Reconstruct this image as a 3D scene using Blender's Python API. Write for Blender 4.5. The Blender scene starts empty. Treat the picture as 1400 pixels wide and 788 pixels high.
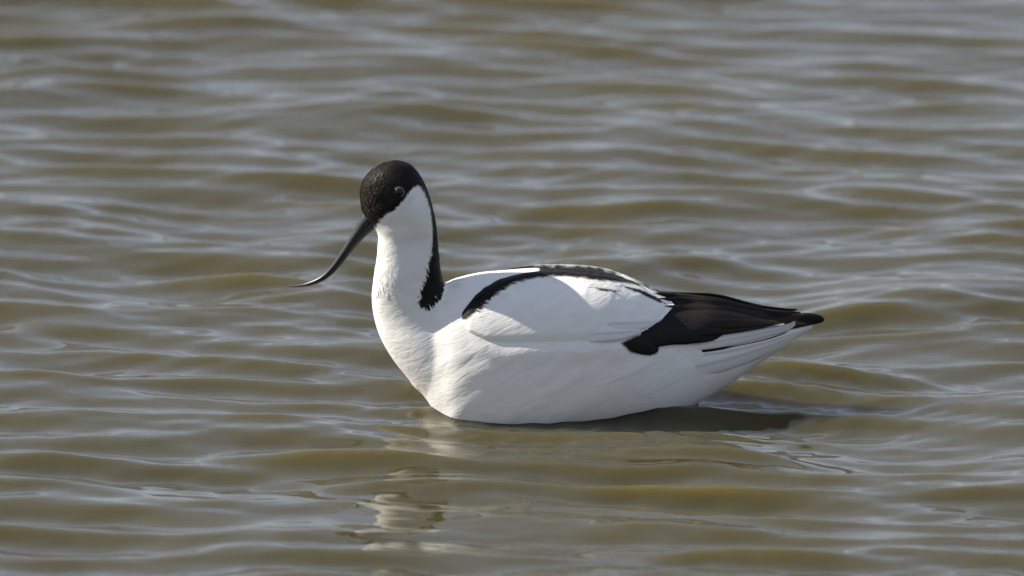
import bpy, bmesh, math
import numpy as np
from mathutils import Vector

sc = bpy.context.scene
COL = sc.collection
rng = np.random.default_rng(11)
R = math.radians

# ------------------------------------------------------------------ scale and view
S = 0.0006                       # metres per unit of the bird's side-view drawing
TH = R(12.0)                      # how steeply the photographer looks down
CT, ST = math.cos(TH), math.sin(TH)
U0, V0 = 700.0, 552.0            # drawing coordinates of the world origin (waterline)
DIST = 12.0

# ------------------------------------------------------------------ camera
cam_d = bpy.data.cameras.new('camera')
cam = bpy.data.objects.new('camera', cam_d)
COL.objects.link(cam)
target = Vector((0, 0, (V0 - 394) * S / CT))
cam.location = target + Vector((0, -CT, ST)) * DIST
cam.rotation_euler = (math.pi / 2 - TH, 0, 0)
cam_d.sensor_width = 36.0
cam_d.lens = 36.0 * DIST / (1400 * S)
cam_d.clip_start = 0.1
cam_d.clip_end = 3000
cam_d.dof.use_dof = True
cam_d.dof.focus_distance = DIST - 0.03
cam_d.dof.aperture_fstop = 8.2
sc.camera = cam

# ------------------------------------------------------------------ sky and sun
SUN_EL, SUN_AZ = R(36), R(-79)   # azimuth from +Y towards +X
world = bpy.data.worlds.new('World')
sc.world = world
world.use_nodes = True
wn = world.node_tree.nodes
sky = wn.new('ShaderNodeTexSky')
sky.sky_type = 'NISHITA'
sky.sun_disc = False
sky.sun_elevation = SUN_EL
sky.sun_rotation = SUN_AZ
sky.air_density = 0.8
sky.dust_density = 0.0
sky.ozone_density = 2.0
haze_hsv = wn.new('ShaderNodeHueSaturation')          # thin high cloud whitens the blue
haze_hsv.inputs['Saturation'].default_value = 0.72
world.node_tree.links.new(sky.outputs[0], haze_hsv.inputs['Color'])
veil = wn.new('ShaderNodeMix'); veil.data_type = 'RGBA'   # an even veil of high cloud over the clear sky
veil.inputs['Factor'].default_value = 0.6
veil.inputs['B'].default_value = (4.9, 5.55, 7.2, 1)
world.node_tree.links.new(haze_hsv.outputs[0], veil.inputs['A'])
world.node_tree.links.new(veil.outputs['Result'], wn['Background'].inputs[0])
wn['Background'].inputs[1].default_value = 0.055
sun_d = bpy.data.lights.new('sun', 'SUN')
sun_d.energy = 5.0
sun_d.angle = R(0.5)
sun_d.color = (1.0, 0.93, 0.82)
sun = bpy.data.objects.new('sun', sun_d)
COL.objects.link(sun)
to_sun = Vector((math.sin(SUN_AZ) * math.cos(SUN_EL), math.cos(SUN_AZ) * math.cos(SUN_EL), math.sin(SUN_EL)))
sun.rotation_euler = to_sun.to_track_quat('Z', 'Y').to_euler()
sun.location = to_sun * 20
sc.view_settings.view_transform = 'Standard'
sc.view_settings.look = 'None'
sc.view_settings.exposure = 1.0
sc.view_settings.gamma = 1.0
sc.view_settings.use_curve_mapping = False

# ------------------------------------------------------------------ helpers
def lift(u, v, y):
    """side-view drawing point (u, v) at sideways distance y (metres, negative = camera side)."""
    u, v, y = np.broadcast_arrays(np.asarray(u, float), np.asarray(v, float), np.asarray(y, float))
    return np.stack([(u - U0) * S, y, ((V0 - v) * S + np.abs(y) * ST) / CT], -1)

def side_uv(P):
    v = V0 - (P[:, 2]*CT - np.abs(P[:, 1])*ST)/S
    off = neck_off(v)                                  # measured about the neck's own middle
    y = P[:, 1]/S - off
    return P[:, 0]/S + U0, V0 - (P[:, 2]*CT/S + off*ST - np.abs(y)*ST)

def make_mesh(name, verts, faces, mat, parent=None, smooth=True):
    me = bpy.data.meshes.new(name)
    verts = np.asarray(verts, float)
    if isinstance(faces, np.ndarray):
        me.vertices.add(len(verts)); me.vertices.foreach_set('co', verts.ravel().astype(np.float32))
        k = faces.shape[1]
        me.loops.add(faces.size); me.loops.foreach_set('vertex_index', faces.ravel().astype(np.int32))
        me.polygons.add(len(faces))
        me.polygons.foreach_set('loop_start', (np.arange(len(faces)) * k).astype(np.int32))
        me.update(calc_edges=True)
    else:
        me.from_pydata([tuple(v) for v in verts], [], faces)
    me.validate()
    if smooth:
        me.polygons.foreach_set('use_smooth', np.ones(len(me.polygons), bool))
    if mat: me.materials.append(mat)
    o = bpy.data.objects.new(name, me)
    COL.objects.link(o)
    o.parent = parent
    return o

def set_col(me, rgb):
    a = me.color_attributes.new('Col', 'FLOAT_COLOR', 'POINT')
    c = np.ones((len(me.vertices), 4), np.float32); c[:, :3] = rgb
    a.data.foreach_set('color', c.ravel())

def interp(x, tab, k):
    t = np.asarray(tab, float)
    return np.interp(x, t[:, 0], t[:, k])

def smooth_interp(x, tab, k):
    """Catmull-Rom style interpolation through table rows."""
    t = np.asarray(tab, float); X = t[:, 0]; Y = t[:, k]
    m = np.gradient(Y, X)
    # keep it monotone where the data is
    d = np.diff(Y) / np.diff(X)
    for i in range(1, len(X) - 1):
        if d[i-1] * d[i] <= 0: m[i] = 0
    i = np.clip(np.searchsorted(X, x) - 1, 0, len(X) - 2)
    h = X[i+1] - X[i]; s = np.clip((x - X[i]) / h, 0, 1)
    return ((2*s**3 - 3*s**2 + 1) * Y[i] + (s**3 - 2*s**2 + s) * h * m[i]
            + (-2*s**3 + 3*s**2) * Y[i+1] + (s**3 - s**2) * h * m[i+1])

def poly_sdf(u, v, poly):
    """signed distance (units), positive inside."""
    P = np.asarray(poly, float); Q = np.roll(P, -1, 0)
    d2 = np.full(u.shape, 1e18); ins = np.zeros(u.shape, bool)
    for (ax, ay), (bx, by) in zip(P, Q):
        ex, ey = bx - ax, by - ay
        t = np.clip(((u - ax) * ex + (v - ay) * ey) / (ex*ex + ey*ey + 1e-9), 0, 1)
        d2 = np.minimum(d2, (u - ax - t*ex)**2 + (v - ay - t*ey)**2)
        c = ((ay > v) != (by > v)) & (u < (bx - ax) * (v - ay) / (by - ay + 1e-12) + ax)
        ins ^= c
    d = np.sqrt(d2)
    return np.where(ins, d, -d)

def loft_rings(rings):
    """closed rings (n, k, 3) -> verts, quad/tri faces with end caps."""
    n, k = rings.shape[:2]
    V = rings.reshape(-1, 3)
    i, j = np.meshgrid(np.arange(n-1), np.arange(k), indexing='ij')
    a = i*k + j; b = i*k + (j+1) % k
    F = np.stack([a, b, b + k, a + k], -1).reshape(-1, 4).tolist()
    F.append(list(range(k))[::-1]); F.append([(n-1)*k + q for q in range(k)])
    return V, F

# ------------------------------------------------------------------ materials
def new_mat(name):
    m = bpy.data.materials.new(name); m.use_nodes = True
    return m, m.node_tree, m.node_tree.nodes['Principled BSDF']

def plumage_material():
    m, nt, bs = new_mat('plumage')
    N, L = nt.nodes, nt.links
    at = N.new('ShaderNodeAttribute'); at.attribute_name = 'Col'
    tc = N.new('ShaderNodeTexCoord')
    # feather streaks along the flow, a little crossing ruffle
    rt = N.new('ShaderNodeMapping'); rt.inputs['Rotation'].default_value = (0, R(26), 0)
    mp = N.new('ShaderNodeMapping'); mp.inputs['Scale'].default_value = (55, 150, 240)
    no = N.new('ShaderNodeTexNoise'); no.inputs['Scale'].default_value = 1.0; no.inputs['Detail'].default_value = 4
    no.inputs['Distortion'].default_value = 0.6
    L.new(tc.outputs['Object'], rt.inputs['Vector']); L.new(rt.outputs[0], mp.inputs['Vector']); L.new(mp.outputs[0], no.inputs['Vector'])
    no2 = N.new('ShaderNodeTexNoise'); no2.inputs['Scale'].default_value = 38; no2.inputs['Detail'].default_value = 3
    L.new(tc.outputs['Object'], no2.inputs['Vector'])
    ad = N.new('ShaderNodeMath'); ad.operation = 'MULTIPLY_ADD'; ad.inputs[1].default_value = 0.9
    L.new(no2.outputs[0], ad.inputs[0]); L.new(no.outputs[0], ad.inputs[2])
    bu = N.new('ShaderNodeBump'); bu.inputs['Strength'].default_value = 0.26; bu.inputs['Distance'].default_value = 0.0016
    L.new(ad.outputs[0], bu.inputs['Height']); L.new(bu.outputs[0], bs.inputs['Normal'])
    # small tint variation of the feathers themselves
    hsv = N.new('ShaderNodeHueSaturation')
    mr = N.new('ShaderNodeMapRange'); mr.inputs['To Min'].default_value = 0.90; mr.inputs['To Max'].default_value = 1.06
    L.new(no.outputs[0], mr.inputs[0]); L.new(mr.outputs[0], hsv.inputs['Value'])
    L.new(at.outputs['Color'], hsv.inputs['Color']); L.new(hsv.outputs[0], bs.inputs['Base Color'])
    rr = N.new('ShaderNodeMapRange'); rr.inputs['From Max'].default_value = 0.7
    rr.inputs['To Min'].default_value = 0.5; rr.inputs['To Max'].default_value = 0.8
    L.new(at.outputs['Color'], rr.inputs[0]); L.new(rr.outputs[0], bs.inputs['Roughness'])
    bs.inputs['Specular IOR Level'].default_value = 0.13
    bs.inputs['Sheen Weight'].default_value = 0.03
    bs.inputs['Sheen Roughness'].default_value = 0.5
    return m

def vane_material():
    m, nt, bs = new_mat('flight_feather_vane')
    N, L = nt.nodes, nt.links
    at = N.new('ShaderNodeAttribute'); at.attribute_name = 'Col'
    uv = N.new('ShaderNodeUVMap'); uv.uv_map = 'UV'
    mp = N.new('ShaderNodeMapping'); mp.inputs['Scale'].default_value = (14, 2.2, 1); mp.inputs['Rotation'].default_value = (0, 0, R(12))
    no = N.new('ShaderNodeTexNoise'); no.inputs['Scale'].default_value = 6; no.inputs['Detail'].default_value = 5
    L.new(uv.outputs[0], mp.inputs[0]); L.new(mp.outputs[0], no.inputs[0])
    bu = N.new('ShaderNodeBump'); bu.inputs['Strength'].default_value = 0.4; bu.inputs['Distance'].default_value = 0.0007
    L.new(no.outputs[0], bu.inputs['Height']); L.new(bu.outputs[0], bs.inputs['Normal'])
    hsv = N.new('ShaderNodeHueSaturation')
    mr = N.new('ShaderNodeMapRange'); mr.inputs['To Min'].default_value = 0.7; mr.inputs['To Max'].default_value = 1.3
    L.new(no.outputs[0], mr.inputs[0]); L.new(mr.outputs[0], hsv.inputs['Value'])
    L.new(at.outputs['Color'], hsv.inputs['Color']); L.new(hsv.outputs[0], bs.inputs['Base Color'])
    bs.inputs['Roughness'].default_value = 0.55
    bs.inputs['Specular IOR Level'].default_value = 0.2
    return m

def bill_material():
    m, nt, bs = new_mat('bill_horn')
    N, L = nt.nodes, nt.links
    tc = N.new('ShaderNodeTexCoord')
    no = N.new('ShaderNodeTexNoise'); no.inputs['Scale'].default_value = 260; no.inputs['Detail'].default_value = 4
    L.new(tc.outputs['Object'], no.inputs['Vector'])
    cr = N.new('ShaderNodeValToRGB')
    cr.color_ramp.elements[0].color = (0.010, 0.011, 0.012, 1); cr.color_ramp.elements[1].color = (0.030, 0.032, 0.034, 1)
    L.new(no.outputs[0], cr.inputs[0]); L.new(cr.outputs[0], bs.inputs['Base Color'])
    bs.inputs['Roughness'].default_value = 0.38
    bu = N.new('ShaderNodeBump'); bu.inputs['Strength'].default_value = 0.15; bu.inputs['Distance'].default_value = 0.0004
    L.new(no.outputs[0], bu.inputs['Height']); L.new(bu.outputs[0], bs.inputs['Normal'])
    return m

def simple_mat(name, col, rough, bump=0.0):
    m, nt, bs = new_mat(name)
    N, L = nt.nodes, nt.links
    tc = N.new('ShaderNodeTexCoord')
    no = N.new('ShaderNodeTexNoise'); no.inputs['Scale'].default_value = 700
    L.new(tc.outputs['Object'], no.inputs['Vector'])
    mx = N.new('ShaderNodeMix'); mx.data_type = 'RGBA'
    mx.inputs['A'].default_value = (*[c * 0.6 for c in col], 1); mx.inputs['B'].default_value = (*[c * 1.4 for c in col], 1)
    L.new(no.outputs[0], mx.inputs['Factor']); L.new(mx.outputs['Result'], bs.inputs['Base Color'])
    bs.inputs['Roughness'].default_value = rough
    return m

def eye_material():
    m, nt, bs = new_mat('eye_iris')
    N, L = nt.nodes, nt.links
    at = N.new('ShaderNodeAttribute'); at.attribute_name = 'Col'
    L.new(at.outputs['Color'], bs.inputs['Base Color'])
    bs.inputs['Roughness'].default_value = 0.06
    bs.inputs['Specular IOR Level'].default_value = 0.3
    bs.inputs['Coat Weight'].default_value = 0.0
    bs.inputs['Coat Roughness'].default_value = 0.03
    return m

def water_material():
    m, nt, bs = new_mat('turbid_water')
    N, L = nt.nodes, nt.links
    tc = N.new('ShaderNodeTexCoord')
    no = N.new('ShaderNodeTexNoise'); no.inputs['Scale'].default_value = 1.1; no.inputs['Detail'].default_value = 3
    L.new(tc.outputs['Object'], no.inputs['Vector'])
    cr = N.new('ShaderNodeValToRGB')
    cr.color_ramp.elements[0].position = 0.3; cr.color_ramp.elements[1].position = 0.7
    cr.color_ramp.elements[0].color = (0.0435, 0.0365, 0.0115, 1); cr.color_ramp.elements[1].color = (0.051, 0.043, 0.0145, 1)
    L.new(no.outputs[0], cr.inputs[0]); L.new(cr.outputs[0], bs.inputs['Base Color'])
    bs.inputs['Roughness'].default_value = 0.03
    bs.inputs['IOR'].default_value = 1.333
    bs.inputs['Subsurface Weight'].default_value = 1.0     # silt scatters the light in the water
    bs.inputs['Subsurface Radius'].default_value = (1.0, 0.8, 0.4)
    bs.inputs['Subsurface Scale'].default_value = 0.15
    # capillary ripples too fine for the mesh
    mp = N.new('ShaderNodeMapping'); mp.inputs['Scale'].default_value = (16, 42, 1)
    mp.inputs['Rotation'].default_value = (0, 0, R(6))
    n2 = N.new('ShaderNodeTexNoise'); n2.inputs['Scale'].default_value = 1.0; n2.inputs['Detail'].default_value = 2
    n2.inputs['Distortion'].default_value = 0.5
    L.new(tc.outputs['Object'], mp.inputs[0]); L.new(mp.outputs[0], n2.inputs['Vector'])
    bu = N.new('ShaderNodeBump'); bu.inputs['Strength'].default_value = 0.35; bu.inputs['Distance'].default_value = 0.0011
    L.new(n2.outputs[0], bu.inputs['Height']); L.new(bu.outputs[0], bs.inputs['Normal'])
    return m

M_PLUME, M_VANE, M_BILL, M_EYE, M_WATER = plumage_material(), vane_material(), bill_material(), eye_material(), water_material()
M_RING = simple_mat('eye_ring_skin', (0.24, 0.20, 0.18), 0.3)
M_NOSTRIL = simple_mat('nostril_dark', (0.004, 0.004, 0.004), 0.6)

# ------------------------------------------------------------------ water (one sheet to the horizon)
def graded(lo, hi, step, far, grow=1.12):
    core = np.arange(lo, hi + step * 0.5, step)
    def out(start, sgn):
        r, x, h = [], start, step
        while abs(x) < far:
            h *= grow; x += sgn * h; r.append(x)
        return r
    return np.array(out(core[0], -1)[::-1] + core.tolist() + out(core[-1], 1))

def build_water():
    gx = graded(-1.35, 1.35, 0.0042, 600)
    gy = graded(-1.7, 3.9, 0.0042, 900)
    X, Y = np.meshgrid(gx, gy, indexing='xy')
    X = X.astype(np.float32); Y = Y.astype(np.float32)
    hx = np.gradient(gx).astype(np.float32); hy = np.gradient(gy).astype(np.float32)
    H = np.maximum(hx[None, :], hy[:, None])
    # gentle domain warp so that crests meander
    wx = X + 0.035*np.sin(2.1*Y + 1.3*X + .4) + 0.02*np.sin(4.7*X - 3.1*Y + 2.0)
    wy = Y + 0.030*np.sin(2.6*X - 1.1*Y + 1.1) + 0.018*np.sin(5.3*X + 3.7*Y + .3)
    Z = np.zeros_like(X); DX = np.zeros_like(X); DY = np.zeros_like(X)
    r = np.random.default_rng(5)
    groups = ((70, 0.030, 0.20, 0.084, 0.46, 1.0, 16), (24, 0.14, 0.55, 0.24, 0.5, 0.42, 34), (30, 0.022, 0.06, 0.042, 0.5, 0.30, 28))
    lam, slope_w, ang = [], [], []                       # wind ripples, longer crossing swell, fine capillaries
    for n, lo, hi, peak, sig, wt, spread in groups:
        l = np.exp(r.uniform(np.log(lo), np.log(hi), n))
        w = np.exp(-((np.log(l) - np.log(peak))/sig)**2)
        lam.append(l); slope_w.append(wt*w/np.sqrt((w**2).sum()/2)); ang.append(R(-94) + r.normal(0, R(spread), n))
    lam, slope_w, ang = map(np.concatenate, (lam, slope_w, ang))
    ph = r.uniform(0, 2*np.pi, len(lam))
    RMS = 0.172
    for l, sw, a, p in zip(lam, slope_w, ang, ph):
        k = 2*np.pi/l; A = RMS * sw / k
        att = np.clip((l / H - 2.5) / 3.0, 0, 1)
        th = k*(wx*math.cos(a) + wy*math.sin(a)) + p
        s_, c_ = np.sin(th), np.cos(th)
        A = A*att
        Z += A*c_
        DX -= (1.0 if l > 0.06 else 0.5)*A*math.cos(a)*s_; DY -= (1.0 if l > 0.06 else 0.5)*A*math.sin(a)*s_
    # slow patches where the breeze roughens or calms the surface
    patch = 0.86 + 0.22*np.sin(1.7*X + 2.3*Y + 0.6)*np.sin(2.9*X - 1.3*Y + 1.9)
    patch = patch + 0.25*np.exp(-(X/0.34)**2 - ((Y + 0.26)/0.20)**2)     # the bird's own wash
    Z *= patch; DX *= patch; DY *= patch
    # rings spreading from the paddling bird
    for (cx, cy, amp, l0, rr, p0) in ((0.17, -0.02, 0.0004, 0.026, 0.16, 0.3), (-0.05, -0.03, 0.0004, 0.03, 0.11, 1.0),
                                      (0.26, 0.02, 0.0003, 0.022, 0.14, 2.0)):
        d = np.hypot(X - cx, Y - cy)
        d = d + 0.006*np.sin(9*np.arctan2(Y - cy, X - cx) + d*20)
        env = np.exp(-((d - rr*0.55)/(rr*0.5))**2)
        Z += (amp*env*np.sin(2*np.pi*d/l0 + p0) * np.clip((l0/H - 2.5)/3, 0, 1)).astype(np.float32)
    # the bird sits in a slight hollow and calms the waves right at its flanks
    e = ((X - 0.045)/0.20)**2 + ((Y)/0.075)**2
    calm = 0.1*np.exp(-e**2)
    Z *= (1 - calm); DX *= (1 - calm); DY *= (1 - calm)
    Pz = np.stack([X + DX, Y + DY, Z], -1).reshape(-1, 3)
    ny, nx = X.shape
    i, j = np.meshgrid(np.arange(ny-1), np.arange(nx-1), indexing='ij')
    a = i*nx + j
    F = np.stack([a, a+1, a+nx+1, a+nx], -1).reshape(-1, 4)
    o = make_mesh('water', Pz, F, M_WATER)
    o['kind'] = 'structure'
    o['label'] = 'rippled olive brown lake water reflecting a pale sky'
    return o
build_water()

# ------------------------------------------------------------------ the avocet: base shape
# torso: u, v_top, v_bottom, half width (drawing units)
TORSO = [(552,440,505,20),(562,420,524,31),(580,402,542,44),(600,392,572,56),(620,383,602,68),(650,375,620,78),(690,371,624,84),(740,368,616,88),
         (790,368,602,90),(830,374,592,86),(870,388,582,75),(915,408,571,58),(940,412,560,50),(970,415,542,42),
         (1000,420,524,34),(1030,428,503,27),(1060,436,483,19),(1085,441,466,12),(1104,442,454,6),(1112,444,450,3)]
PEX = 2.15
def torso_sec(u):
    return smooth_interp(u, TORSO, 1), smooth_interp(u, TORSO, 2), smooth_interp(u, TORSO, 3)
def torso_pt(u, phi, extra=0.0):
    """point of the torso at station u; phi 0 = back, pi = belly; returns (u, y_units>=0, z_units) with z up."""
    t, b, w = torso_sec(u)
    c = (t + b)/2; h = (b - t)/2
    sy = np.abs(np.sin(phi))**(2/PEX); cz = np.sign(np.cos(phi))*np.abs(np.cos(phi))**(2/PEX)
    y = w*sy; z = (V0 - c)/CT + h*cz/CT
    # outward normal in the section plane
    ny = np.abs(np.sin(phi))/np.maximum(w, 1); nz = np.cos(phi)/np.maximum(h, 1)
    l = np.hypot(ny, nz) + 1e-9
    return y + extra*ny/l, z + extra*nz/l
def surf_y(u, v):
    """sideways reach of the torso (units) as seen at drawing point (u, v)."""
    t, b, w = torso_sec(u)
    c = (V0 - (t + b)/2)/CT; h = (b - t)/2/CT
    y = np.zeros_like(np.asarray(u, float))
    for _ in range(12):
        z = ((V0 - v) + y*ST)/CT
        q = np.clip(1 - np.abs((z - c)/h)**PEX, 0, 1)
        y = 0.5*y + 0.5*w*q**(1/PEX)
    return y

# neck and head: horizontal slices  v, u_front, u_back, half width, egg (narrower in front)
NECK = [(220,537,545,3,0),(222,530,553,9,0),(226,520,562,16,0),(232,511,568,22,.02),(240,502,574,28,.05),(250,496,580,32.5,.10),(262,493,585,35,.16),
        (275,493.5,589,35.5,.22),(288,496,592.5,34.5,.28),(298,500,595,32.5,.28),(306,506,596.5,31,.22),(314,512,597.5,30,.12),(325,515.5,598.5,27,.04),(345,515.5,600,26,0),
        (365,513,602,27,0),(385,510,606,30,0),(405,508,622,35,.04),(430,510,650,43,.1),(460,519,670,51,.14),(490,536,690,56,.16),
        (520,560,700,57,.16),(545,583,700,53,.12),(565,607,700,45,0),(580,640,700,30,0)]
NECK_SIDE = 16.0                 # the neck leans a little to the photographer's side
def neck_off(v):
    t = np.clip((450 - np.asarray(v, float))/90, 0, 1)
    return -NECK_SIDE*t*t*(3 - 2*t)
def build_base():
    bm = bmesh.new()
    def add(V, F):
        vs = [bm.verts.new(p) for p in V]
        for f in F: bm.faces.new([vs[i] for i in f])
    us = np.concatenate([np.linspace(552, 1112, 110)])
    ph = np.linspace(0, 2*np.pi, 64, endpoint=False)
    rings = []
    for u in us:
        y, z = torso_pt(np.full(64, u), ph)
        y = y*np.sign(np.sin(ph) + 1e-12)
        rings.append(np.stack([np.full(64, (u - U0)*S), y*S, z*S], -1))
    add(*loft_rings(np.array(rings)))
    vs = np.concatenate([np.linspace(220, 240, 14), np.linspace(244, 580, 84)])
    rings = []
    for v in vs:
        f, b, w, eg = [smooth_interp(v, NECK, k) for k in (1, 2, 3, 4)]
        c, hl = (f + b)/2, (b - f)/2
        cx = -np.cos(ph); sy = np.sin(ph)
        wy = w*sy*(1 + eg*cx*1.0)
        yo = float(neck_off(v))
        rings.append(np.stack([(c + hl*cx - U0)*S, (wy + yo)*S, np.full(64, (V0 - v - yo*ST)/CT*S)], -1))
    add(*loft_rings(np.array(rings)[::-1]))
    bmesh.ops.recalc_face_normals(bm, faces=bm.faces)
    me = bpy.data.meshes.new('base'); bm.to_mesh(me); bm.free()
    o = bpy.data.objects.new('base', me); COL.objects.link(o)
    r = o.modifiers.new('r', 'REMESH'); r.mode = 'VOXEL'; r.voxel_size = 0.0014
    s = o.modifiers.new('s', 'SMOOTH'); s.factor = 0.5; s.iterations = 14
    dg = bpy.context.evaluated_depsgraph_get(); dg.update()
    m2 = bpy.data.meshes.new_from_object(o.evaluated_get(dg))
    bpy.data.objects.remove(o); bpy.data.meshes.remove(me)
    n = len(m2.vertices); co = np.empty(n*3, np.float32); m2.vertices.foreach_get('co', co)
    no = np.empty(n*3, np.float32); m2.vertex_normals.foreach_get('vector', no)
    m2.calc_loop_triangles()
    tr = np.empty(len(m2.loop_triangles)*3, np.int32); m2.loop_triangles.foreach_get('vertices', tr)
    bpy.data.meshes.remove(m2)
    return co.reshape(-1, 3).astype(float), no.reshape(-1, 3).astype(float), tr.reshape(-1, 3)

# ------------------------------------------------------------------ plumage pattern (side-view drawing coordinates, both sides alike)
CAP = [(510,315),(514,307),(520,299.5),(528,294),(533,291.5),(540,288),(545,281),(549,277),(558,265),(565,257.5),(572,255.5),(579,263),(585,276),(589,293),
       (591.5,315),(591,335),(589.5,346),(585,360),(580.5,375),(578.5,388),(573,402),(571.5,411),(576,418),(583,416),(592,409),(603,397),(613,383),
       (612,330),(608,280),(592,238),(560,205),(505,205),(475,255),(484,300),(500,318)]
BAND = [(631,437),(629.5,426),(640,412.5),(650,401),(661,391),(680,379.5),(697,374),(716,368.6),(736,366),(740,352),(800,350),(880,368),(912,388),
        (922,401),(905,398.5),(879,391.5),(855,386),(818,383),(794,380.5),(770,378),(741,378.5),(724,381),(704,385.5),(690,393),(673,403.5),(661,415.5),(650,427),(638,438)]
BACK = [(736,378),(738,352),(800,350),(905,378),(918,402),(880,396),(800,386)]
STREAK = [(848,389.5),(872,395),(891,403),(908,414),(903,414.5),(888,407.5),(870,399),(852,393)]
SPOT = [(812,393),(825,394),(841,397.5),(830,398),(818,396.5)]
MANTLE_W = [(796,368.5),(808,370.5),(806,372.5),(797,370.5)]
FLIGHT = [(848,469),(865,461),(884,454),(904,436),(921,420),(921,404),(946,403),(976,408),(1021,419),(1057,425),(1092,428),(1077,442),(1043,447),(1010,454),
          (985,457),(971,464),(957,469),(937,471),(918,468),(904,465),(901,474),(897,484),(887,486.5),(876,484),(862,482.5),(856,477)]
BLACK = np.array([0.006, 0.0054, 0.005]); BROWNBLACK = np.array([0.015, 0.010, 0.007])
WHITE = np.array([0.80, 0.79, 0.76])

def noise2(u, v, f):
    return (np.sin(u*f + 1.7*np.sin(v*f*0.83 + .5)) + np.sin(v*f*1.31 + 1.9*np.sin(u*f*0.71 + 2.1))
            + 0.6*np.sin((u + v)*f*1.93 + 1.3*np.sin((u - v)*f*1.1)))/2.6

def plume_color(P, where):
    u, v = side_uv(P)
    jit = 1.1*noise2(u, v, 0.4) + 0.4*noise2(u, v, 1.3)
    k = np.full(len(P), -50.0); soft = np.full(len(P), 1.1)
    polys = [(CAP, 1.1)] if where == 'body' else []
    if where == 'body':
        polys += [(FLIGHT, 1.5), (BACK, 1.5)]
    if where == 'wing':
        polys += [(BAND, 1.8), (STREAK, 1.0), (SPOT, 1.5)]
    for pl, sf in polys:
        d = poly_sdf(u, v, pl)
        rag = np.where(v > 340, 1.1, 0.5) if pl is CAP else 0.7
        if pl in (STREAK, SPOT, FLIGHT): rag = 0.35
        d = (d + jit*rag)/sf
        k = np.maximum(k, d)
    if where == 'wing':
        k = np.minimum(k, -(poly_sdf(u, v, MANTLE_W) + 0.5*jit))
    f = np.clip(0.5 + 0.5*k, 0, 1)[:, None]
    warm = (0.5 + 0.5*noise2(u, v, 0.16))[:, None]
    white = WHITE*(1 - 0.05*warm) - np.array([0, 0.005, 0.02])*warm
    dark = BLACK*(1 - warm*0.4) + BROWNBLACK*warm*0.4
    if where == 'body':      # dark turns browner towards the front of the forehead
        fh = np.clip((520 - u)/22, 0, 1)*np.clip((310 - v)/20, 0, 1)
        dark = dark + np.array([0.016, 0.011, 0.007])*fh[:, None]
    return white*(1 - f) + dark*f

def flow(P):
    """direction in which feathers lie, before projecting on the surface"""
    u, v = side_uv(P)
    n = len(P)
    d_head = np.stack([(u - 500), np.sign(P[:, 1])*12 + P[:, 1]/S*0.5, -(v - 305)], -1)
    d_head /= np.linalg.norm(d_head, axis=1, keepdims=True) + 1e-9
    d_neck = np.tile(np.array([0.16, 0, -1.0]), (n, 1))
    d_body = np.stack([np.ones(n), np.zeros(n), -0.30*np.clip((930 - u)/120, 0, 1) + 0.25*np.clip((u - 930)/60, 0, 1)], -1)
    a = np.clip((v - 290)/30, 0, 1)[:, None]
    b = (np.clip((u - 560)/90, 0, 1)*np.clip((v - 350)/30, 0, 1))[:, None]
    d = d_head*(1 - a) + d_neck*a
    d = d*(1 - b) + d_body*b
    return d / (np.linalg.norm(d, axis=1, keepdims=True) + 1e-9)

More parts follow.
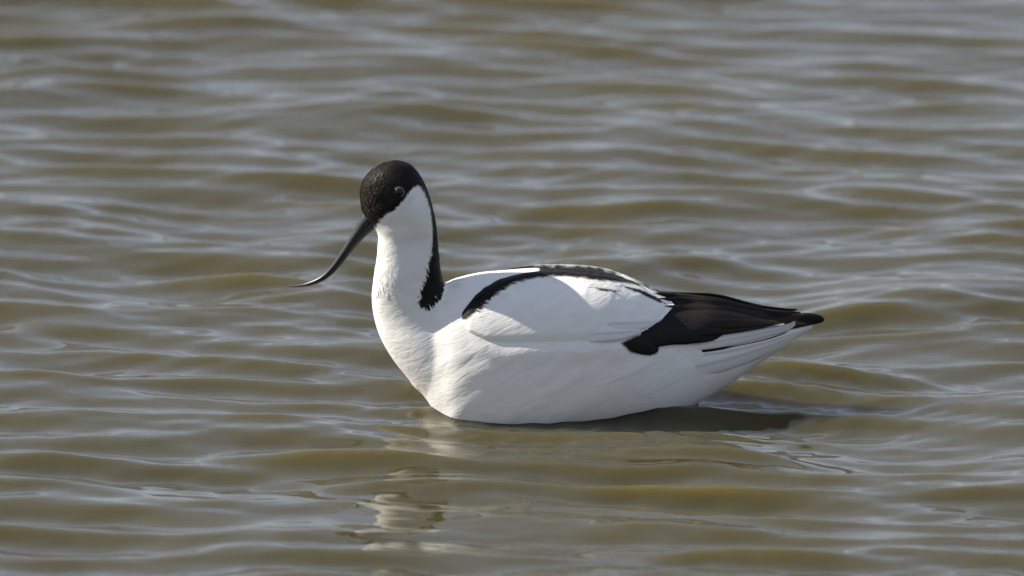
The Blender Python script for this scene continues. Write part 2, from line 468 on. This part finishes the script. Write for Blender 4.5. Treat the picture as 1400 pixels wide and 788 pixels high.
def strands(co, no, tr, count, where, weight=None, length=None, seed=1):
    """small lying feathers rooted on the surface: returns verts, faces, colours, normals"""
    r = np.random.default_rng(seed)
    A, B, C = co[tr[:, 0]], co[tr[:, 1]], co[tr[:, 2]]
    ar = np.linalg.norm(np.cross(B - A, C - A), axis=1)
    if weight is not None: ar = ar*weight((A + B + C)/3)
    cdf = np.cumsum(ar); cdf /= cdf[-1]
    t = np.searchsorted(cdf, r.random(count))
    q = r.random((count, 2)); q[q.sum(1) > 1] = 1 - q[q.sum(1) > 1]
    w0 = (1 - q.sum(1))[:, None]; w1 = q[:, :1]; w2 = q[:, 1:]
    P = A[t]*w0 + B[t]*w1 + C[t]*w2
    Nn = no[tr[t, 0]]*w0 + no[tr[t, 1]]*w1 + no[tr[t, 2]]*w2
    Nn /= np.linalg.norm(Nn, axis=1, keepdims=True)
    u, v = side_uv(P)
    # white contour feathers merge into one smooth coat: most strands only where black meets white and on the head
    edge = np.abs(poly_sdf(u, v, CAP if where == 'body' else BAND))
    keep = (edge < 10) | (plume_color(P, where).sum(1) < 0.6) | ((r.random(count) < 0.2) & (v < 400) & (u < 600))
    keep &= ~((poly_sdf(u, v, FLIGHT) > -14) & (u > 815) & (v > 425))
    if where == 'wing': keep &= ~((u < 650) & (v > 412))
    P, Nn, u, v = P[keep], Nn[keep], u[keep], v[keep]
    count = len(P)
    D = flow(P) + r.normal(0, 0.10, (count, 3))
    D -= (D*Nn).sum(1, keepdims=True)*Nn
    D /= np.linalg.norm(D, axis=1, keepdims=True) + 1e-9
    T = np.cross(Nn, D)
    L = length(u, v)*r.uniform(0.7, 1.3, count)*S
    W = L*0.13
    colr = plume_color(P, where)
    dark = colr.sum(1) < 0.6
    fore = np.clip((528 - u)/20, 0, 1)*(v < 300)          # the bristly forehead
    raise_ = np.where(dark, 0.05 + 0.12*fore, 0.012)*r.uniform(0.5, 1.5, count)
    Lc, Wc = L[:, None], W[:, None]
    up = (raise_*L)[:, None]
    p0 = P - Nn*0.0002
    p1 = P + D*Lc*0.5 + Nn*up*0.75
    p2 = P + D*Lc + Nn*up*0.9
    V = np.stack([p0 - T*Wc*0.5, p0 + T*Wc*0.5, p1 - T*Wc, p1 + T*Wc, p2], 1)
    base = (np.arange(count)*5)[:, None]
    Fq = base + np.array([[0, 2, 3, 1]]); Ft = base + np.array([[2, 4, 3]])
    jt = np.where(dark, 0.06 + 0.17*fore, 0.012)[:, None]
    nj = Nn + r.normal(0, 1, (count, 3))*jt
    nj /= np.linalg.norm(nj, axis=1, keepdims=True)
    vc = colr*(1 + r.normal(0, 0.035, (count, 1))) * np.where(dark, r.uniform(0.7, 1.3, count), 1)[:, None]
    return V.reshape(-1, 3), Fq, Ft, np.repeat(np.clip(vc, 0.003, 0.83), 5, 0), np.repeat(nj, 5, 0)

def skin_with_strands(name, co, no, faces_list, col, st, parent):
    V, Fq, Ft, C, Nj = st
    n0 = len(co)
    faces = faces_list + (Fq + n0).tolist() + (Ft + n0).tolist()
    me = bpy.data.meshes.new(name)
    me.from_pydata(np.vstack([co, V]).tolist(), [], faces)
    me.polygons.foreach_set('use_smooth', np.ones(len(me.polygons), bool))
    set_col(me, np.vstack([col, C]))
    me.normals_split_custom_set_from_vertices(np.vstack([no, Nj]).tolist())
    me.materials.append(M_PLUME)
    o = bpy.data.objects.new(name, me); COL.objects.link(o); o.parent = parent
    return o

WING_TOP = [(629,430),(634,421),(641,412.5),(650,401),(661,391),(680,379.5),(697,374),(716,369.5),(736,367),(760,366),(800,369),(840,374),(880,387),(905,398),(917,405),(922,417)]
WING_BOT = [(629,432),(634,446),(641,455),(649,460),(668,471),(697,473),(733,473),(770,472),(811,469),(830,468),(848,466),(872,457),(891,446),(905,436),(917,423),(922,418)]

# ------------------------------------------------------------------ assemble the bird
bird = bpy.data.objects.new('avocet', None)
COL.objects.link(bird)
bird['label'] = 'black and white pied avocet with long upturned dark bill, floating on rippled water'
bird['category'] = 'bird'

def vert_normals(P, tri):
    fn = np.cross(P[tri[:, 1]] - P[tri[:, 0]], P[tri[:, 2]] - P[tri[:, 0]])
    out = np.zeros_like(P)
    for k in range(3):
        for c in range(3):
            out[:, c] += np.bincount(tri[:, k], weights=fn[:, c], minlength=len(P))
    return out/(np.linalg.norm(out, axis=1, keepdims=True) + 1e-12)
co, no, tr = build_base()
# soft folds of the belly and flank feathers
u_, v_ = side_uv(co)
fold = (np.sin((v_ + 0.55*u_)*0.16 + 1.5*noise2(u_, v_, 0.03))*np.clip((u_ - 560)/60, 0, 1)*np.clip((v_ - 455)/40, 0, 1)*np.clip((930 - u_)/120, 0, 1))
CREASES = [([(790,535),(830,526),(868,511),(895,497),(925,489)], 1.9), ([(690,478),(740,482),(800,484),(842,481),(862,470)], 0.9),
           ([(650,545),(680,530),(705,512),(735,500),(760,492)], 1.3), ([(640,520),(665,512),(690,500),(712,490)], 1.0),
           ([(690,560),(730,548),(770,532),(800,522)], 1.0), ([(860,548),(900,535),(935,515),(960,500)], 1.0),
           ([(600,520),(622,508),(640,494),(655,478)], 0.8)]
def crease(u, v):
    """edges where one bunch of flank feathers lies over the next"""
    out = np.zeros_like(u)
    for pl, amp in CREASES:
        best = np.full(u.shape, 1e9); sd = np.zeros_like(u); tt = np.zeros_like(u)
        n = len(pl) - 1
        for k in range(n):
            (ax, ay), (bx, by) = pl[k], pl[k+1]
            ex, ey = bx - ax, by - ay; L2 = ex*ex + ey*ey
            t = np.clip(((u - ax)*ex + (v - ay)*ey)/L2, 0, 1)
            d = np.hypot(u - ax - t*ex, v - ay - t*ey)
            m = d < best
            best = np.where(m, d, best); sd = np.where(m, np.sign(ex*(v - ay) - ey*(u - ax)), sd); tt = np.where(m, (k + t)/n, tt)
        s_ = best*sd
        prof = np.where(s_ < 0, np.exp(-best/16)*(1/(1 + np.exp(np.clip(s_*1.3, -30, 30)))*2 - 1), 0)
        out += amp*prof*np.sin(np.pi*np.clip(tt, 0.02, 0.98))
    return out
d_ = v_ - np.interp(u_, *np.array(WING_BOT).T)
flank = 4.2*np.exp(-((d_ - 11)/13)**2)*np.clip((u_ - 640)/40, 0, 1)*np.clip((905 - u_)/60, 0, 1)*(np.abs(co[:, 1]) > 0.02)
co = co + no*((fold*0.28 + 0.65*flank + 0.6*crease(u_, v_)*(np.abs(co[:, 1]) > 0.012))*S)[:, None]
no = vert_normals(co, tr)
def blen(u, v):
    l = np.where(v < 318, 4.6, np.interp(v, [318, 400], [6.5, 11.0]))
    return np.where((u > 640) & (v > 350), 9.0, l)
def bweight(P):
    u, v = side_uv(P)
    w = np.ones(len(P))
    w = np.where((v < 330), 4.5, np.where(u < 620, 2.2, 1.0))
    return w*np.where(P[:, 2] < -0.02, 0.05, 1)
st = strands(co, no, tr, 46000, 'body', bweight, blen, 3)
body = skin_with_strands('body', co, no, tr.tolist(), plume_color(co, 'body'), st, bird)

# ---- wings
def build_wing(sgn):
    us = np.concatenate([629 + 12*np.linspace(0, 1, 8)**2, np.linspace(643, 905, 100), 922 - 17*np.linspace(0.95, 0, 10)**1.6])
    nb = 56
    rows = []
    for u in us:
        vt, vb = np.interp(u, *np.array(WING_TOP).T), np.interp(u, *np.array(WING_BOT).T)
        ph = np.linspace(0.02, np.pi*0.9, 700)
        y, z = torso_pt(np.full(700, u), ph, 3.0)
        vv = V0 - (z*CT - y*ST)
        i0 = np.argmin(vv)                       # outline as seen from the side
        pt = np.interp(max(vt, vv[i0] + 0.05), vv[i0:], ph[i0:])
        pb = np.interp(vb, vv[i0:], ph[i0:])
        if vt <= vv[i0] + 1.0: pt = max(pt - 0.10, 0.05)
        b = np.linspace(0, 1, nb)
        p = pt + (pb - pt)*b
        ea = np.clip(min((u - 629)/14, (922 - u)/7), 0, 1)
        edge = np.clip(np.minimum(b/0.16, (1 - b)/0.10), 0, 1)**0.7*ea**0.7
        bulge = np.sin(np.pi*np.clip(b, 0, 1))**0.8*np.sin(np.pi*np.clip((u - 625)/300, 0, 1))**0.7*4.0
        y, z = torso_pt(np.full(nb, u), p, -2.0 + 4.5*edge + bulge + 5.0*(1 - edge)*np.clip((u - 835)/25, 0, 1)*np.clip((b - 0.25)/0.2, 0, 1))
        rows.append(np.stack([np.full(nb, (u - U0)*S), sgn*y*S, z*S], -1))
    G = np.array(rows); n, k = G.shape[:2]
    V = G.reshape(-1, 3)
    i, j = np.meshgrid(np.arange(n-1), np.arange(k-1), indexing='ij')
    a = i*k + j
    F = np.stack([a, a+1, a+k+1, a+k], -1).reshape(-1, 4)
    gu = np.gradient(G, axis=0); gv = np.gradient(G, axis=1)
    N_ = np.cross(gu, gv).reshape(-1, 3); N_ /= np.linalg.norm(N_, axis=1, keepdims=True) + 1e-12
    if (N_[:, 1]*sgn).mean() < 0:
        N_ = -N_
    a_, b_, c_ = V[F[:, 0]], V[F[:, 1]], V[F[:, 2]]
    if (np.cross(b_ - a_, c_ - a_)*N_[F[:, 0]]).sum() < 0: F = F[:, ::-1]
    # shallow overlap steps between rows of covert feathers
    u, v = side_uv(V)
    row = ((u*0.92 + v*0.36)/34.0 + 0.10*noise2(u, v, 0.09)) % 1.0
    V = V + N_*(0.4*S*(row - 0.5)*np.clip((v - 385)/10, 0, 1)*np.clip((u - 700)/80, 0, 1))[:, None]
    T = np.concatenate([F[:, [0, 1, 2]], F[:, [0, 2, 3]]])
    N_ = vert_normals(V, T)
    stw = strands(V, N_, T, 9000, 'wing', None, lambda u, v: np.full(len(u), 7.0), 7)
    return skin_with_strands('wing', V, N_, F.tolist(), plume_color(V, 'wing'), stw, bird)

def vanes(name, specs, sgn, parent):
    """several long overlapping flight feathers as one mesh; spec = (points (u, v, half width), lift, colour base, colour tip)"""
    Vs, Fs, Cs, UVs = [], [], [], []
    off = 0
    for pts, lft, c0, c1 in specs:
        pts = np.array(pts, float)
        s = np.linspace(0, 1, len(pts)); q = np.linspace(0, 1, 34)
        tabu = [smooth_interp(q, np.column_stack([s, pts[:, k]]), 1) for k in range(3)]
        cu, cv, hw = tabu
        du, dv = np.gradient(cu), np.gradient(cv); l = np.hypot(du, dv); nu, nv = -dv/l, du/l
        c = np.linspace(-1, 1, 9)
        UU = cu[:, None] + nu[:, None]*hw[:, None]*c; VV = cv[:, None] + nv[:, None]*hw[:, None]*c
        base = surf_y(UU, VV)
        centre = surf_y(cu, cv)[:, None]
        base = np.maximum(base, centre - 0.55*hw[:, None])
        ramp = np.clip((q - 0.04)/0.34, 0, 1); ramp = (ramp*ramp*(3 - 2*ramp))[:, None]
        Yt = base - 3.0 + (lft + 3.0)*ramp + 0.18*ramp*hw[:, None]*(1 - c**2)
        g = lift(UU, VV, sgn*Yt*S); gb = lift(UU, VV, sgn*(Yt - 1.2)*S)
        n, k = UU.shape
        V = np.vstack([g.reshape(-1, 3), gb.reshape(-1, 3)])
        i, j = np.meshgrid(np.arange(n-1), np.arange(k-1), indexing='ij'); a = (i*k + j)
        top = np.stack([a, a+1, a+k+1, a+k], -1).reshape(-1, 4)
        bot = (top + n*k)[:, ::-1]
        rim = []
        loop = [(0, j) for j in range(k)] + [(i, k-1) for i in range(1, n)] + [(n-1, j) for j in range(k-2, -1, -1)] + [(i, 0) for i in range(n-2, 0, -1)]
        ids = [i*k + j for i, j in loop]
        for x, y in zip(ids, ids[1:] + ids[:1]): rim.append([y, x, x + n*k, y + n*k])
        F = np.vstack([top, bot, np.array(rim)])
        if sgn < 0: F = F[:, ::-1]
        Vs.append(V); Fs.append(F + off); off += len(V)
        mixf = np.repeat(q**1.8, k)[:, None]
        cc = np.array(c0)*(1 - mixf) + np.array(c1)*mixf
        shaft = (np.abs(np.tile(c, n)) < 0.06)[:, None]
        cc = np.where(shaft, cc*0.75, cc)
        Cs += [cc, cc]
        uvv = np.stack([np.tile(c, n)*0.5 + 0.5 + 3.1*len(Vs), np.repeat(q, k)], -1); UVs += [uvv, uvv]
    V, F = np.vstack(Vs), np.vstack(Fs)
    o = make_mesh(name, V, F, M_VANE, parent)
    me = o.data
    set_col(me, np.vstack(Cs))
    uvl = me.uv_layers.new(name='UV'); vi = np.empty(len(me.loops), np.int32); me.loops.foreach_get('vertex_index', vi)
    uvl.data.foreach_set('uv', np.vstack(UVs)[vi].ravel().astype(np.float32))
    return o

BK, BR, WT, GY = (0.006, 0.0055, 0.005), (0.048, 0.031, 0.021), (0.74, 0.73, 0.71), (0.40, 0.38, 0.36)
BR2 = (0.028, 0.020, 0.015)
FLIGHT_SPEC = [
    # lower black secondaries, three blunt tips
    ([(822,460,3),(862,470,9),(880,473,12),(893,477,8),(899,480,2)], 2.0, BK, BK),
    ([(820,455,5),(885,463,12),(915,463,9),(938,465,6),(956,467,1)], 3.5, BK, BK),
    ([(830,448,6),(905,456,14),(945,460,10),(970,462,5),(988,457,1)], 5.0, BK, BK),
    # white edged primary lying along the tail, dark sliver below it
    ([(938,482,.5),(962,479.5,2.3),(1010,473,1.3),(1050,463.5,1.0),(1076,454.5,.5)], 1.7, BK, BK),
    ([(890,474,4),(950,471,8),(1000,464,8.5),(1045,455,6.5),(1075,448,4.5),(1094,438,1)], 2.8, WT, GY),
    # primary tip that pokes out beyond the tertials
    ([(1045,448,3),(1075,443,8),(1098,438,8.5),(1114,437,6.5),(1122,437.5,4.5),(1127,438,1)], 3.0, BK, BK),
    # tertials
    ([(838,442,6),(925,446,16),(975,446,13),(1020,445,8),(1052,442,4),(1072,438,1)], 6.5, BK, BR),
    ([(850,432,6),(930,434,17),(985,435,16),(1040,436,10),(1075,435,6),(1095,431,1)], 8.0, BK, BR),
    ([(860,418,6),(935,421,15),(985,424,14),(1035,429,8),(1070,429,4),(1090,427,.8)], 9.5, BK, BR2),
    ([(870,404,4),(935,410,8),(980,415,8),(1020,422,5),(1050,426,2.5),(1068,427,.6)], 11.0, BK, BR2),
]
COVERT_SPEC = [
    ([(770,458,8),(810,457,11),(845,455,10),(868,453,5),(876,452,1)], 4.3, WT, WT),
    ([(785,444,8),(825,443,12),(865,442,11),(890,440,5),(899,438,1)], 4.3, WT, WT),
]
for sgn in (-1, 1):
    w = build_wing(sgn)
    vanes('flight_feathers', FLIGHT_SPEC, sgn, w)

    vanes('covert_feathers', COVERT_SPEC, sgn, w)

# ---- tail: pale feathers lying over one another under the folded wing tips
TAIL_SPEC = [
    ([(880,512,8),(960,500,15),(1020,484,13),(1070,466,8),(1104,449,2)], 0.2, WT, WT),
    ([(885,496,6),(970,485,10),(1030,473,9),(1080,458,6),(1108,446,1.5)], 0.6, WT, WT),
]
tl = []
tail = vanes('tail', TAIL_SPEC, -1, bird)
far = vanes('tail_far', TAIL_SPEC, 1, bird)
# both halves of the fan are one part
def join_meshes(a, b):
    bm = bmesh.new(); bm.from_mesh(a.data); bm.from_mesh(b.data); bm.to_mesh(a.data); bm.free()
    m = b.data; bpy.data.objects.remove(b); bpy.data.meshes.remove(m)
join_meshes(tail, far)

# ---- bill
BILL = [(520,292,15.5,16),(508,300,13.6,13.5),(497,312,10.4,10),(481,333,7.3,7.2),(466,354,5.7,5.6),(452,371,4.6,4.6),(438,382,3.7,3.7),(419,389.2,2.4,2.6),(406,391,1.6,1.8),(395.5,391.2,.6,.7)]
def bill_off(u):
    return -NECK_SIDE + 0.36*max(0.0, 515 - u)        # the head is turned a little away
def bill_half(name, shift, hk, parent):
    q = np.linspace(0, 1, 60); s = np.linspace(0, 1, len(BILL)); B = np.array(BILL)
    cu, cv, h, w = [smooth_interp(q, np.column_stack([s, B[:, k]]), 1) for k in range(4)]
    du, dv = np.gradient(cu), np.gradient(cv); l = np.hypot(du, dv)
    nu, nv = dv/l, -du/l                            # points to the upper ridge side
    flip = np.where(nv > 0, -1, 1); nu, nv = nu*flip, nv*flip
    ph = np.linspace(0, 2*np.pi, 28, endpoint=False)
    rings = []
    for i in range(60):
        a = h[i]*(shift + hk*np.cos(ph)); y = w[i]*np.sin(ph)*(0.92 - 0.12*np.sign(shift)*np.cos(ph))
        uu = cu[i] + nu[i]*a; vv = cv[i] + nv[i]*a
        yc = bill_off(cu[i])
        rings.append(np.stack([(uu - U0)*S, (y + yc)*S, (V0 - vv - yc*ST)*S/CT], -1))
    V, F = loft_rings(np.array(rings))
    bm = bmesh.new(); vs = [bm.verts.new(p) for p in V]
    for f in F: bm.faces.new([vs[i] for i in f])
    bmesh.ops.recalc_face_normals(bm, faces=bm.faces)
    me = bpy.data.meshes.new(name); bm.to_mesh(me); bm.free()
    me.polygons.foreach_set('use_smooth', np.ones(len(me.polygons), bool)); me.materials.append(M_BILL)
    o = bpy.data.objects.new(name, me); COL.objects.link(o); o.parent = parent
    return o
bill = bill_half('bill', 0.36, 0.62, bird)
bill_half('lower_mandible', -0.50, 0.50, bill)
for sgn in (-1, 1):                                 # slit nostrils
    pts = np.array([(503,301.5),(499,306.5),(494,313.5),(489.5,320)]); ph = np.linspace(0, 2*np.pi, 10, endpoint=False)
    rad = np.array([.5, 1.3, 1.3, .4]); yy = np.array([11.4, 9.9, 8.2, 7.0])
    rings = [np.stack([(p[0] + r*np.cos(ph) - U0)*S, (sgn*(y + .6*np.sin(ph)) + bill_off(p[0]))*S, (V0 - p[1] - bill_off(p[0])*ST + r*.7*np.sin(ph))*S/CT], -1) for p, r, y in zip(pts, rad, yy)]
    V, F = loft_rings(np.array(rings)); make_mesh('nostril', V, F, M_NOSTRIL, bill)

# ---- eyes
def head_y(u, v):
    """sideways reach of the head (units) at drawing point"""
    y = 30.0
    for _ in range(15):
        z = ((V0 - v) + y*ST)                       # still in drawing units, height * CT
        vv = V0 - z
        f, b, w, eg = [float(smooth_interp(np.array(vv), NECK, k)) for k in (1, 2, 3, 4)]
        cx = (u - (f + b)/2)/((b - f)/2)
        y = 0.5*y + 0.5*w*math.sqrt(max(0, 1 - cx*cx))*(1 + eg*cx)
    return y
EU, EV, ER = 546.5, 263.0, 7.6
for sgn in (-1, 1):
    y = head_y(EU, EV)
    c = lift(EU, EV, sgn*(y - 4.6)*S) + np.array([0, -NECK_SIDE*S, NECK_SIDE*ST*S/CT])
    bm = bmesh.new(); bmesh.ops.create_uvsphere(bm, u_segments=40, v_segments=28, radius=ER*S)
    me = bpy.data.meshes.new('eye'); bm.to_mesh(me); bm.free()
    vco = np.empty(len(me.vertices)*3, np.float32); me.vertices.foreach_get('co', vco); vco = vco.reshape(-1, 3)
    axis = np.array([-0.22, sgn*0.95, 0.06]); axis /= np.linalg.norm(axis)
    cosang = (vco/(ER*S)) @ axis
    rr = np.degrees(np.arccos(np.clip(cosang, -1, 1)))
    colr = np.where((rr < 34)[:, None], (0.004, 0.003, 0.003), np.where((rr < 60)[:, None], (0.045, 0.009, 0.005), (0.02, 0.008, 0.006)))
    set_col(me, colr); me.materials.append(M_EYE)
    me.polygons.foreach_set('use_smooth', np.ones(len(me.polygons), bool))
    eye = bpy.data.objects.new('eye', me); COL.objects.link(eye); eye.parent = bird; eye.location = tuple(c)
    # ring of bare skin round the eye
    ph = np.linspace(0, 2*np.pi, 40, endpoint=False); q = np.linspace(0, 2*np.pi, 8, endpoint=False)
    zax = np.array([-0.12, sgn*0.97, 0.10]); zax /= np.linalg.norm(zax)
    xax = np.cross([0, 0, 1], zax); xax /= np.linalg.norm(xax); yax = np.cross(zax, xax)
    rings = []
    for a in ph:
        d = xax*math.cos(a)*1.05 + yax*math.sin(a)*0.95
        rings.append([d*(7.0 + 0.5*math.cos(b))*S + zax*(4.3 + 0.5*math.sin(b))*S for b in q])
    G = np.array(rings); n, k = G.shape[:2]
    i, j = np.meshgrid(np.arange(n), np.arange(k), indexing='ij')
    F = np.stack([i*k + j, ((i+1) % n)*k + j, ((i+1) % n)*k + (j+1) % k, i*k + (j+1) % k], -1).reshape(-1, 4)
    make_mesh('eye_ring', G.reshape(-1, 3), F, M_RING, eye)
